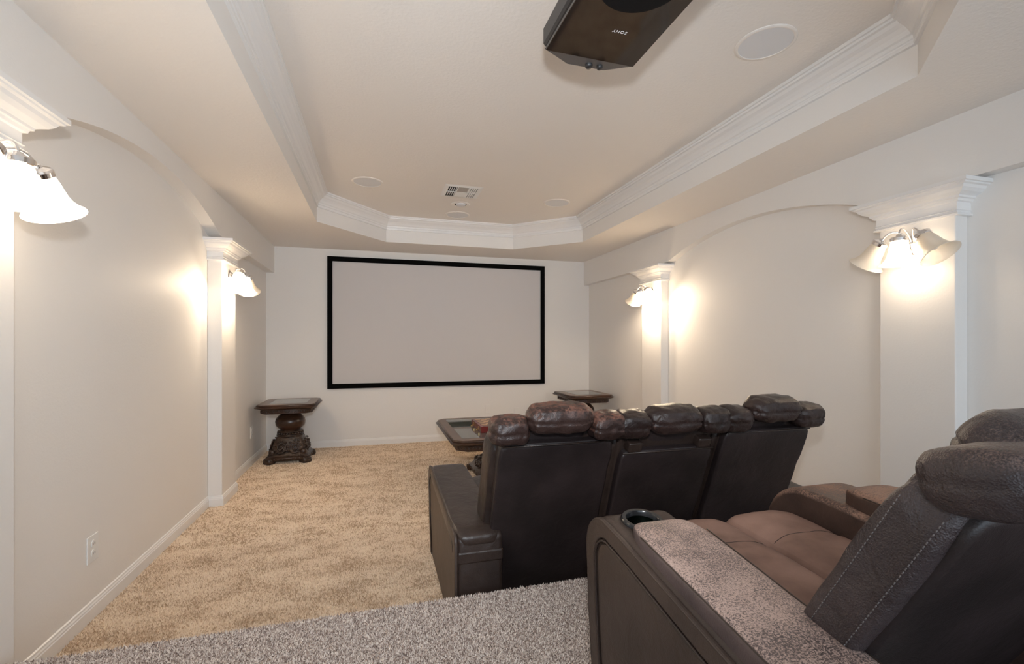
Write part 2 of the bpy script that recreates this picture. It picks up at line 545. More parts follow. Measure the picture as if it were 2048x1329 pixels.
CAP = [(0.0, 1.930), (0.020, 1.930), (0.022, 1.938), (0.014, 1.944), (0.012, 1.952), (0.018, 1.956), (0.012, 1.960),
       (0.012, 1.998), (0.022, 2.001), (0.026, 2.012), (0.034, 2.015), (0.036, 2.024), (0.046, 2.030), (0.060, 2.037), (0.074, 2.050), (0.080, 2.062), (0.092, 2.066), (0.094, 2.072), (0.103, 2.074), (0.103, 2.092), (0.0, 2.092)]
BASE = [(0.0, 0.0), (0.014, 0.0), (0.014, 0.058), (0.011, 0.062), (0.011, 0.068), (0.007, 0.074), (0.006, 0.082), (0.0, 0.085)]
for wall, xw, xp, spans in ((wall_l, XL, PL, PLY), (wall_r, XR, PR, PRY)):
    for y0, y1 in spans:
        p = obj('pilaster', box(min(xw, xp), max(xw, xp), y0, y1, 0, 2.09), 'wall', wall, smooth=False, bevel=0.006)
        path = [(xw, y1), (xp, y1), (xp, y0), (xw, y0)] if xw > xp else [(xw, y0), (xp, y0), (xp, y1), (xw, y1)]
        obj('capital', molding(path, CAP), 'trim', p, smooth=False)

def base_path(xw, xp, spans, sign):
    pts = [(xw, RY)]
    for y0, y1 in spans:
        if y1 < RY: continue
        if y0 < RY: pts = [(xp, RY), (xp, y1), (xw, y1)]; continue
        pts += [(xw, y0), (xp, y0), (xp, y1), (xw, y1)]
    pts.append((xw, YF))
    return pts if sign > 0 else pts[::-1]
struct('baseboard_left', molding(base_path(XL, PL, PLY, 1), BASE), 'trim', smooth=False)
struct('baseboard_right', molding(base_path(XR, PR, PRY, -1), BASE), 'trim', smooth=False)
struct('baseboard_far', molding([(XL, YF), (XR, YF)], BASE), 'trim', smooth=False)

# tray ceiling: octagonal opening, vertical faces, crown moulding
TX0, TX1, TY0, TY1, TC = -0.56, 2.25, 0.82, 5.55, 0.65
OCT = [(TX0 + TC, TY0), (TX1 - TC, TY0), (TX1, TY0 + TC), (TX1, TY1 - TC * .95), (TX1 - TC, TY1), (TX0 + TC, TY1), (TX0, TY1 - TC * 1.15), (TX0, TY0 + TC)]
outer = [(XL, YB), (XR, YB), (XR, YB), (XR, YF), (XR, YF), (XL, YF), (XL, YF), (XL, YB)]
n8 = 8
V = [(x, y, ZC) for x, y in OCT] + [(x, y, ZC) for x, y in outer]
Fc = []
for i in range(8):
    j = (i + 1) % 8
    q = [i, 8 + i, 8 + j, j]
    if outer[i] == outer[j]: q = [i, 8 + i, j]
    Fc.append(q[::-1])
ceiling = struct('ceiling', (np.array(V, float), Fc), 'ceiling', smooth=False)
obj('tray_ceiling', ([(x, y, ZT) for x, y in OCT], [list(range(8))[::-1]]), 'ceiling', ceiling, smooth=False)
OCW = OCT[::-1]   # clockwise: inside of the tray is to the right of travel
CROWN = [(0.0, 2.578), (0.014, 2.580), (0.016, 2.592), (0.010, 2.597), (0.010, 2.604), (0.016, 2.608), (0.018, 2.622), (0.026, 2.628), (0.036, 2.646), (0.050, 2.662), (0.066, 2.674), (0.076, 2.688), (0.088, 2.692), (0.090, 2.702), (0.10, 2.704), (0.10, 2.72), (0.0, 2.72)]
for i in range(8):
    a, b_ = OCW[i], OCW[(i + 1) % 8]
    obj('tray_side', ([(*a, ZC), (*b_, ZC), (*b_, ZT), (*a, ZT)], [[0, 3, 2, 1]]), 'wall', ceiling, smooth=False)
    obj('crown_moulding', molding(OCW, CROWN, True, i), 'trim', ceiling, smooth=False)
# closed void above the soffit ceiling
struct('wall_rear', box(XL - .1, XR + .1, YB - .1, YB, 2.25, ZC + .4), 'wall', smooth=False)

# grey carpet pile on the riser (what nobody could count)
def tufts(x0, x1, y0, y1, z, step, h):
    xs, ys = np.meshgrid(np.arange(x0, x1, step), np.arange(y0, y1, step))
    P = np.stack([xs.ravel(), ys.ravel()], 1) + RNG.uniform(-.5, .5, (xs.size, 2)) * step
    P[:, 1] = np.minimum(P[:, 1], y1)
    n = len(P)
    an = RNG.uniform(0, 2 * PI, n); r = RNG.uniform(0.45, 0.75, n) * step
    V = np.zeros((n, 5, 3))
    for k in range(4):
        V[:, k, 0] = P[:, 0] + r * np.cos(an + k * PI / 2); V[:, k, 1] = P[:, 1] + r * np.sin(an + k * PI / 2); V[:, k, 2] = z - 0.002
    ln = RNG.normal(0, 0.0035, (n, 2))
    V[:, 4, 0] = P[:, 0] + ln[:, 0]; V[:, 4, 1] = P[:, 1] + ln[:, 1]; V[:, 4, 2] = z + RNG.uniform(.6, 1.2, n) * h
    b0 = (np.arange(n) * 5)[:, None]
    f = np.concatenate([b0 + np.array([[k, (k + 1) % 4, 4]]) for k in range(4)])
    return V.reshape(-1, 3), f
tv, tf = join(tufts(-1.27, 1.0, 0.72, RY + 0.004, RZ, 0.0050, 0.0065), tufts(-1.27, 1.0, -0.2, 0.72, RZ, 0.0085, 0.008), tufts(1.0, 2.9, 0.0, RY + 0.004, RZ, 0.0075, 0.0075))
pile = obj('carpet_pile', (tv, tf), 'tuft', riser, smooth=False, kind='stuff', label='speckled grey brown looped carpet pile')

v1 = tufts(-1.264, 0.55, RY + .006, 3.3, 0.0, 0.0068, 0.009); v2 = tufts(-1.264, 2.895, 3.3, 6.13, 0.0, 0.0105, 0.009)
bp = join(v1, v2)
inside = None
obj('carpet_pile', bp, 'tuft_beige', floor, smooth=False, kind='stuff', label='beige cut carpet pile')

# ------------------------------------------------------------------ projection screen
scr = thing('projection_screen', 'wide grey projection screen in a black velvet frame on the far wall', 'screen', (0.815, YF, 1.53))
fx0, fx1, fz0, fz1, fw = -0.597, 2.225, 0.72, 2.348, 0.060
def frame_bar(quad):
    V = [(x, YF - .002, z) for x, z in quad] + [(x, YF - .034, z) for x, z in quad]
    return np.array(V), [[0, 1, 2, 3], [7, 6, 5, 4]] + [[i, 4 + i, 4 + (i + 1) % 4, (i + 1) % 4] for i in range(4)]
o4 = [(fx0, fz0), (fx1, fz0), (fx1, fz1), (fx0, fz1)]
i4 = [(fx0 + fw, fz0 + fw), (fx1 - fw, fz0 + fw), (fx1 - fw, fz1 - fw), (fx0 + fw, fz1 - fw)]
for i in range(4):
    j = (i + 1) % 4
    obj('frame_rail', frame_bar([o4[i], o4[j], i4[j], i4[i]]), 'velvet', scr, smooth=False)
obj('screen_fabric', box(fx0 + fw - .003, fx1 - fw + .003, YF - .024, YF - .018, fz0 + fw - .003, fz1 - fw + .003), 'screen', scr, smooth=False, label='plain grey screen fabric')

# ------------------------------------------------------------------ electrical plates
def outlet(loc, label, group=None, face='x'):
    t = thing('wall_outlet', label, 'outlet', loc, group)
    x, y, z = loc
    obj('cover_plate', box(x, x + .006, y - .044, y + .044, z - .062, z + .062), 'plastic', t, bevel=0.003)
    for dz in (-.022, .022):
        R = rot('Y', 90)
        obj('receptacle', xf(lathe([(0, 0), (.017, 0), (.017, .009), (0, .009)], 20), R, (x, y, z + dz)), 'plastic', t, sharp=40)
        obj('socket_slot', join(box(x + .009, x + .0095, y - .008, y - .005, z + dz - .005, z + dz + .005), box(x + .009, x + .0095, y + .005, y + .008, z + dz - .005, z + dz + .005)), 'slot', t, smooth=False)
    return t
outlet((XL, 2.632, 0.326), 'white outlet plate low on the left wall beside the grey riser', None)
outlet((XL, 5.485, 0.345), 'white outlet plate on the left wall beside the carved side table')

for x, z, lb in ((1.419, 0.391, 'faint wall coloured blank plate under the screen behind the chess box'), (1.826, 0.341, 'faint wall coloured blank plate under the screen just above the worn headrest')):
    t = thing('blank_wall_plate', lb, 'wall plate', (x, YF, z))
    obj('cover_plate', box(x - .036, x + .036, YF - .006, YF, z - .058, z + .058), 'wall', t, bevel=.003)
    for dz in (-.042, .042):
        obj('screw', xf(lathe([(0, -.0075), (.004, -.007), (.004, 0)], 10), rot('X', -90) @ np.diag([1.0, 1, 1]), (x, YF - .0005, z + dz)), 'plastic', t)

# ------------------------------------------------------------------ ceiling fittings
def speaker(loc, label, r=0.13):
    t = thing('ceiling_speaker', label, 'speaker', loc, 'round ceiling speakers')
    x, y, z = loc
    obj('trim_ring', xf(lathe([(r - .016, 0), (r - .016, -.006), (r - .006, -.007), (r, -.003), (r, 0)], 48), None, loc), 'ceiling', t, sharp=40)
    obj('speaker_grille', xf(lathe([(0, -.0045), (r - .016, -.0035)], 48), None, loc), 'grille', t)
    return t
sp = speaker((1.785, 1.825, ZT), 'large looking round grey speaker beside the projector', 0.135)
for x, y, lb in ((-0.09, 4.375, 'round grey speaker left of the ceiling vent'), (1.76, 4.49, 'round grey speaker right of the ceiling vent'), (0.855, 5.215, 'round grey speaker nearest the screen, past the eyeball light')):
    c = copy_tree(sp); c.location = (x, y, ZT); c['label'] = lb

el = thing('eyeball_downlight', 'round white swivel downlight with a dark slot beside the ceiling vent', 'light', (0.822, 4.815, ZT))
obj('trim_ring', xf(lathe([(.062, 0), (.066, -.006), (.094, -.004), (.098, 0)], 40), None, (0.822, 4.815, ZT)), 'ceiling', el, sharp=40)
obj('recess', xf(lathe([(0, -.001), (.064, -.001)], 32), None, (0.822, 4.815, ZT)), 'slot', el)
obj('eyeball', puff((0.822, 4.80, ZT - .004), (.050, .058, .018), 2.2, 10), 'grille', el)

vent = thing('ceiling_vent', 'square white ceiling register with dark louvre slots beside the eyeball light', 'vent', (0.762, 4.405, ZT))
vx, vy, vh = 0.762, 4.405, 0.178
o4 = [(vx - vh, vy - vh), (vx + vh, vy - vh), (vx + vh, vy + vh), (vx - vh, vy + vh)]
i4 = [(vx + (a - vx) * .80, vy + (b_ - vy) * .80) for a, b_ in o4]
V = [(a, b_, ZT) for a, b_ in o4] + [(a, b_, ZT - .008) for a, b_ in i4]
obj('vent_frame', (np.array(V), [[i, (i + 1) % 4, 4 + (i + 1) % 4, 4 + i] for i in range(4)]), 'plastic', vent, smooth=False)
obj('duct', box(vx - .143, vx + .143, vy - .143, vy + .143, ZT - .003, ZT - .001), 'slot', vent, smooth=False)
for row in (0, 1):
    y0 = vy + (-.139 if row == 0 else .004); y1 = y0 + .135
    for k in range(5):
        x = vx - .143 + k * .019
        obj('slat', xf(box(-.0028, .0028, y0, y1, -.003, .003), rot('Y', 25), (x + .003, 0, ZT - .006)), 'plastic', vent, smooth=False)
        x = vx + .058 + k * .019
        obj('slat', xf(box(-.0065, .0065, y0, y1, -.003, .003), rot('Y', -12), (x + .004, 0, ZT - .006)), 'plastic', vent, smooth=False)
    obj('deflector', join(box(vx - .05, vx + .05, y0, y1, ZT - .008, ZT - .004)), 'vane' if row == 0 else 'plastic', vent, smooth=False)
obj('cross_bar', box(vx - .145, vx + .145, vy - .004, vy + .004, ZT - .010, ZT - .004), 'plastic', vent, smooth=False)
for x in (vx - .052, vx + .052):
    obj('cross_bar', box(x - .004, x + .004, vy - .143, vy + .143, ZT - .010, ZT - .004), 'plastic', vent, smooth=False)

# ------------------------------------------------------------------ projector
pz = 2.43
pj = thing('projector', 'glossy black ceiling projector hanging near the large ceiling speaker', 'projector', (0.826, 1.46, ZT))
def plan(inset, y0=1.17):
    a = inset
    return [(0.6255 + a, y0 + a), (1.027 - a, y0 + a), (1.027 - a, 1.742 - a * .6), (0.92 - a * .3, 1.805 - a), (0.745 + a * .3, 1.803 - a), (0.6255 + a, 1.738 - a * .6)]
obj('housing', rings([(plan(.03), pz + .006), (plan(.006), pz + .018), (plan(0), pz + .03), (plan(0), pz + .088), (plan(.012), pz + .10), (plan(.05), pz + .16), (plan(.09), pz + .172)]), 'black_satin', pj, smooth=False)
tp = [(0.640, 1.20), (1.013, 1.20), (1.020, 1.735), (0.632, 1.728)]
obj('top_cover', rings([(tp, pz + .012), (tp, pz + .001), ([(x + (0.826 - x) * .01, y) for x, y in tp], pz)][::-1]), 'black_gloss', pj, smooth=False, label='mirror glossy black cover')
obj('front_bezel', rings([([(0.632, 1.73), (1.02, 1.737), (0.915, 1.796), (0.75, 1.794)], pz + .003), ([(0.628, 1.733), (1.024, 1.74), (0.918, 1.803), (0.747, 1.801)], pz + .012)]), 'grey_satin', pj, smooth=False, label='dark grey bezel')
obj('lens_dial', xf(lathe([(0, -.003), (.128, -.003), (.14, 0), (.14, .003)], 48), None, (0.812, 1.318, pz)), 'matt_black', pj, sharp=40)
for x, y, r in ((0.838, 1.775, .016), (0.885, 1.772, .013)):
    obj('foot', xf(lathe([(0, -.012), (r * .7, -.011), (r, -.005), (r, .01)], 16), None, (x, y, pz)), 'black_satin', pj)
obj('side_port', box(0.622, 0.627, 1.30, 1.42, pz + .04, pz + .075), 'matt_black', pj, smooth=False)
obj('mount_plate', box(0.70, 0.95, 1.33, 1.60, pz + .17, pz + .185), 'matt_black', pj, smooth=False, bevel=.004)
obj('mount_post', xf(lathe([(.03, pz + .185), (.03, ZT - .012), (.07, ZT - .01), (.07, ZT)], 24), None, (0.826, 1.46, 0)), 'matt_black', pj, sharp=40)
tcv = bpy.data.curves.new('lettering', 'FONT')
tcv.body = 'SONY'; tcv.size = 0.0190; tcv.extrude = 0.0003; tcv.align_x = 'CENTER'; tcv.align_y = 'CENTER'; tcv.space_character = 1.25; tcv.offset = 0.0001
tcv.materials.append(M['letter'])
to = bpy.data.objects.new('lettering', tcv); C.objects.link(to); to.parent = pj
to.location = Vector((0.858, 1.552, pz - .0008)) - Vector(pj.location); to.rotation_euler = (0, PI, 0)
bpy.context.view_layer.update()
tme = bpy.data.meshes.new_from_object(to.evaluated_get(bpy.context.evaluated_depsgraph_get()))
t2 = bpy.data.objects.new('lettering', tme); C.objects.link(t2); t2.parent = pj; t2.location = to.location; t2.rotation_euler = to.rotation_euler
bpy.data.objects.remove(to); t2.name = 'lettering'
t2['label'] = 'silver maker lettering, upside down'

# ------------------------------------------------------------------ wall sconces
def bell(lit):
    prof = [(.030, 0), (.036, -.012), (.043, -.035), (.047, -.060), (.052, -.085), (.060, -.105), (.074, -.124), (.087, -.134), (.0885, -.137), (.0865, -.138), (.072, -.128), (.058, -.110), (.049, -.087), (.044, -.060), (.040, -.035), (.033, -.013)]
    return lathe(prof, 36)
def sconce(xface, y, sgn, lit, label, power=1.7):
    """sgn +1: the lamp looks towards +x"""
    z = 1.822
    t = thing('wall_sconce', label, 'wall lamp', (xface, y, z), 'three-shade wall sconces on the pilasters')
    R = rot('Y', 90 * sgn)
    obj('back_plate', xf(lathe([(.058, 0), (.058, .006), (.050, .012), (.046, .014), (.046, .020), (.036, .026), (.022, .030), (0, .032)], 36), R @ np.diag([1.0, 1.0, 1.0]), (xface, y, z)), 'chrome', t, sharp=35)
    for k, (dy, tilt) in enumerate(((-.105, -36), (0, 0), (.105, 36))):
        ax = .118 if k == 1 else .108
        top = np.array([xface + sgn * ax, y + dy, z + .020])
        # curved arm out of the plate and over to the shade holder
        A = np.array([xface + sgn * .025, y + dy * .12, z + .005])
        axis = rot('X', tilt) @ np.array([0, 0, -1.0])
        up = -axis
        B = top + up * .02
        pts = []
        c1 = A + np.array([sgn * .03, dy * .05, .075]); c2 = B + up * .065
        for q in np.linspace(0, 1, 18):
            pts.append((1 - q) ** 3 * A + 3 * (1 - q) ** 2 * q * c1 + 3 * (1 - q) * q * q * c2 + q ** 3 * B)
        obj('curved_arm', tube(pts, .0048, 10), 'chrome', t)
        Rt = rot('X', tilt)
        obj('shade_holder', xf(lathe([(0, .026), (.012, .025), (.016, .016), (.036, .010), (.0405, .004), (.0405, -.012), (.037, -.015)], 32), Rt, top), 'chrome', t, sharp=35)
        s = obj('glass_shade', xf(bell(lit[k]), Rt, top + axis * .004), 'shade_lit' if lit[k] else 'shade', t)
        bl = obj('bulb', xf(lathe([(.012, -.01), (.014, -.03), (.024, -.058), (.027, -.075), (.022, -.093), (.010, -.102), (0, -.104)], 20), Rt, top), 'bulb' if lit[k] else 'bulb_off', s)
        if lit[k]:
            ld = bpy.data.lights.new('bulb_light', 'POINT'); ld.energy = power * BULB_W; ld.color = LAMP_WARM; ld.shadow_soft_size = .03
            lo = bpy.data.objects.new('bulb_light', ld); C.objects.link(lo); lo.parent = t
            lo.location = Vector(top + axis * .125) - Vector(t.location)
    return t
sconce(PL, 1.800, 1, (1, 1, 1), 'chrome sconce with bright bell shades, cut by the left picture edge', 0.45)
sconce(PL, 4.355, 1, (1, 1, 0), 'chrome sconce on the pilaster near the left carved side table', 9.5)
sconce(PR, 1.855, -1, (0, 1, 0), 'chrome sconce on the near right pilaster, only its middle shade glowing')
sconce(PR, 4.430, -1, (1, 1, 0), 'chrome sconce on the far right pilaster beside the screen', 15.0)

# ------------------------------------------------------------------ carved tables
def spiral(c, r, turns, ux, uy, n, sgn=1, lift=.012):
    pts = []
    for q in np.linspace(0.08, 1, n):
        a = sgn * turns * 2 * PI * q
        pts.append(np.array(c) + np.array(ux) * (r * q * math.cos(a)) + np.array(uy) * (r * q * math.sin(a)))
    return pts

def table_top(t, cx, cy, hx, hy, zt, glass, ch=.055, thick=1.0):
    k = thick
    lv = [(hx - .055, -.098 * k), (hx - .050, -.094 * k), (hx - .050, -.052 * k), (hx - .035, -.046 * k), (hx - .012, -.040 * k), (hx - .002, -.033 * k), (hx, -.027 * k), (hx - .006, -.021 * k), (hx - .016, -.018 * k), (hx - .014, -.012 * k), (hx - .016, -.004 * k), (hx - .024, 0)]
    levels = [(chrect(cx, cy, a, hy - (hx - a), ch), zt + dz) for a, dz in lv]
    obj('tabletop', rings(levels), 'wood', t, sharp=50, label='dark moulded wooden top')
    a = hx - .026
    obj('top_veneer', rings([(chrect(cx, cy, a, hy - .026, ch * .8), zt - .001), (chrect(cx, cy, a, hy - .026, ch * .8), zt + .002)]), 'wood_top', t, smooth=False, label='lighter brown polished veneer')
    # carved apron: a row of leaf knops
    parts = []
    ap = hx - .050; apy = hy - .050
    loop = chrect(cx, cy, ap, apy, ch)
    for i in range(8):
        p, q = np.array(loop[i]), np.array(loop[(i + 1) % 8])
        L = np.linalg.norm(q - p); m_ = max(1, int(L / .03)); d = (q - p) / L
        ang = math.atan2(d[1], d[0])
        for j in range(m_):
            c = p + (q - p) * (j + .5) / m_
            Rz = np.array(Matrix.Rotation(ang, 3, 'Z')) @ rot('Y', 35 if j % 2 else -35)
            parts.append(puff((c[0], c[1], zt - .073 * k), (.006, .006, .016 * k), 2, 4, Rz))
    obj('carved_apron', join(*parts), 'carved', t, kind='stuff')
    for gx0, gx1, gy0, gy1 in glass:
        obj('glass_inset', rings([(chrect((gx0 + gx1) / 2, (gy0 + gy1) / 2, (gx1 - gx0) / 2, (gy1 - gy0) / 2, .012), zt + .0015), (chrect((gx0 + gx1) / 2, (gy0 + gy1) / 2, (gx1 - gx0) / 2, (gy1 - gy0) / 2, .012), zt + .0035)]), 'tableglass', t, smooth=False, label='reflective glass inset')

def pedestal_base(t, cx, cy, h, hb, ht, zs=1.0):
    """carved flared square base on four scroll feet, h high"""
    lv = [(hb, .035), (hb + .01, .045), (hb + .01, .07), (hb - .008, .078), (hb - .014, .09), (hb - .03, .11), (hb * .5 + ht * .5 - .006, (h + .09) / 2), (ht + .014, h - .03), (ht + .006, h - .01), (ht, h)]
    obj('carved_base', rings([(chrect(cx, cy, a, a, a * .18), z) for a, z in lv]), 'carved', t, sharp=60)
    for sx in (-1, 1):
        for sy in (-1, 1):
            f = obj('scroll_foot', puff((cx + sx * (hb - .03), cy + sy * (hb - .03), .034), (.052, .052, .034), 4, 8, rot('Z', 45), wr=.006, seed=sx + 2 * sy), 'carved', t)
    sc = []
    for ang in range(4):
        Rz = np.array(Matrix.Rotation(ang * PI / 2, 3, 'Z'))
        for s in (-1, 1):
            # the face leans inwards: follow it
            zc = .078 + (h - .078) * .48
            run = (hb - ht - .04) / (h - .09)
            rr = min(.062, (h - .1) * .40)
            off = hb - .012 - (zc - .09) * run
            c = Rz @ np.array([s * rr * 1.08, -off - .004, 0])
            uy = Rz @ np.array([0, run, 1.0]); ux = Rz @ np.array([1.0, 0, 0])
            pts = spiral((cx + c[0], cy + c[1], zc), rr, 1.9, ux * s, uy, 34)
            sc.append(tube(pts, list(np.linspace(.011, .006, 34)), 6))
            for q in range(7):
                a = q / 6 * PI * 1.3 - .4
                p = Rz @ np.array([s * (rr * 1.08 + rr * 1.05 * math.cos(a)), -off - .002 + run * rr * 1.05 * math.sin(a), rr * 1.05 * math.sin(a)])
                sc.append(puff((cx + p[0], cy + p[1], zc + p[2]), (.014, .010, .009), 2, 4, Rz))
            p = Rz @ np.array([s * (hb * .74), -hb * .80, .12])
            sc.append(puff((cx + p[0], cy + p[1], p[2]), (.03, .024, .035), 2, 5, Rz))
        p = Rz @ np.array([0, -hb - .008, .062])
        sc.append(puff((cx + p[0], cy + p[1], p[2]), (.045, .012, .014), 2, 5, Rz))
        for q in np.linspace(-.8, .8, 9):
            p = Rz @ np.array([q * hb, -hb - .008, .057])
            sc.append(puff((cx + p[0], cy + p[1], p[2]), (.010, .008, .014), 2, 4, Rz))
    obj('scroll_carving', join(*sc), 'carved', t, kind='stuff')

def side_table(cx, cy, hx, hy, label):
    t = thing('side_table', label, 'table', (cx, cy, 0), 'carved pedestal side tables')
    zt = .64
    table_top(t, cx, cy, hx, hy, zt, [(cx - hx * .58, cx + hx * .62, cy - hy * .62, cy + hy * .62)])
    obj('pedestal_vase', xf(lathe([(.0, .55), (.095, .545), (.09, .525), (.088, .515), (.105, .50), (.125, .482), (.146, .455), (.152, .425), (.147, .392), (.128, .365), (.106, .348), (.098, .335), (.10, .33), (.11, .325), (.11, .30), (.10, .29), (.10, .27)], 40), None, (cx, cy, 0)), 'wood', t, sharp=45, label='squat turned vase stem')
    bd = []
    for k in range(26):
        a = 2 * PI * k / 26
        bd.append(puff((cx + .122 * math.cos(a), cy + .122 * math.sin(a), .303), (.013, .013, .012), 2, 4))
    obj('bead_ring', join(xf(lathe([(.09, .335), (.128, .328), (.133, .318), (.118, .314), (.118, .294), (.136, .288), (.139, .276), (.11, .27)], 32), None, (cx, cy, 0)), *bd), 'carved', t, kind='stuff')
    pedestal_base(t, cx, cy, .278, .205, .118)
    return t
side_table(-0.925, 5.62, .30, .33, 'carved pedestal side table in the left corner under the screen')
side_table(2.53, 5.55, .30, .34, 'carved pedestal side table in the right corner, mostly hidden behind the recliners')

ct = thing('coffee_table', 'large dark carved coffee table with glass insets in front of the recliners', 'table', (1.18, 4.40, 0))
cx, cy, chx, chy, czt = 1.18, 4.40, .60, .62, .475
table_top(ct, cx, cy, chx, chy, czt, [(cx - .50, cx - .06, cy - .50, cy - .03), (cx - .50, cx - .06, cy + .03, cy + .50), (cx + .06, cx + .50, cy - .50, cy - .03), (cx + .06, cx + .50, cy + .03, cy + .50)], ch=.08)
obj('pedestal_vase', xf(lathe([(0, .39), (.16, .385), (.15, .36), (.18, .34), (.21, .31), (.21, .28), (.17, .25), (.18, .24), (.18, .21)], 40), None, (cx, cy, 0)), 'wood', ct, sharp=45)
pedestal_base(ct, cx, cy, .22, .29, .17)

cb = thing('chess_box', 'red wooden folding chess box with brass latches on the coffee table', 'game box', (1.115, 4.32, czt + .002))
bx0, bx1, by0, by1, bz0, bz1 = .885, 1.345, 4.09, 4.55, czt + .0036, czt + .058
obj('box_case', box(bx0, bx1, by0, by1, bz0, bz1), 'red_wood', cb, bevel=.003)
sq = (bx1 - bx0 - .05) / 8
sv = box(-sq / 2, sq / 2, -sq / 2, sq / 2, 0, .0015)
meshes = {}
for i in range(8):
    for j in range(8):
        nm = 'board_square'
        k = (i + j) % 2
        cxs, cys = bx0 + .025 + sq * (i + .5), by0 + .025 + sq * (j + .5)
        if k not in meshes:
            q = obj(nm, xf(sv, None, (cxs, cys, bz1)), 'maple' if k else 'walnut', None, smooth=False)
            me = q.data
            me.transform(Matrix.Translation(-Vector((cxs, cys, bz1))))
            meshes[k] = me
            bpy.data.objects.remove(q)
        q = bpy.data.objects.new(nm, meshes[k]); C.objects.link(q); q.parent = cb
        q.location = Vector((cxs, cys, bz1)) - Vector(cb.location)
for y in (4.20, 4.43):
    l = obj('latch', box(bx0 - .004, bx0, y - .014, y + .014, bz0 + .012, bz1 - .012), 'brass', cb, smooth=False, bevel=.001)
    obj('latch_hook', tube([(bx0 - .006, y - .012, bz0 + .012), (bx0 - .03, y - .002, bz0 + .004), (bx0 - .008, y + .012, bz0 + .022)], .003, 6), 'brass', l)

# ------------------------------------------------------------------ recliners
def arc_pts(c, r, a0, a1, n):
    return [(c[0] + r * math.cos(a), c[1] + r * math.sin(a)) for a in np.linspace(math.radians(a0), math.radians(a1), n)]

def arm_profile(yr, yf, zb, zr, zf, rf=.10, rr=.035, inset=0.0, lean=.045):
    """side outline (y,z) of an arm: rear at yr, front at yf; top slopes from zf to zr; the front leans in towards the floor"""
    slope = (zf - zr) / (yf - yr)
    yr, yf, zb, zr, zf = yr + inset, yf - inset, zb + inset * .3, zr - inset, zf - inset
    rf = max(.03, rf - inset * .6)
    P = [(yr, zb), (yf - lean, zb), (yf - lean * .3, zb + (zf - zb) * .45)]
    P += arc_pts((yf - rf, zf - rf), rf, 0, 90, 9)
    P += [(yf - rf - .12, zf - .12 * slope + .002)]
    P += arc_pts((yr + rr, zr - rr), rr, 90, 180, 5)
    return P

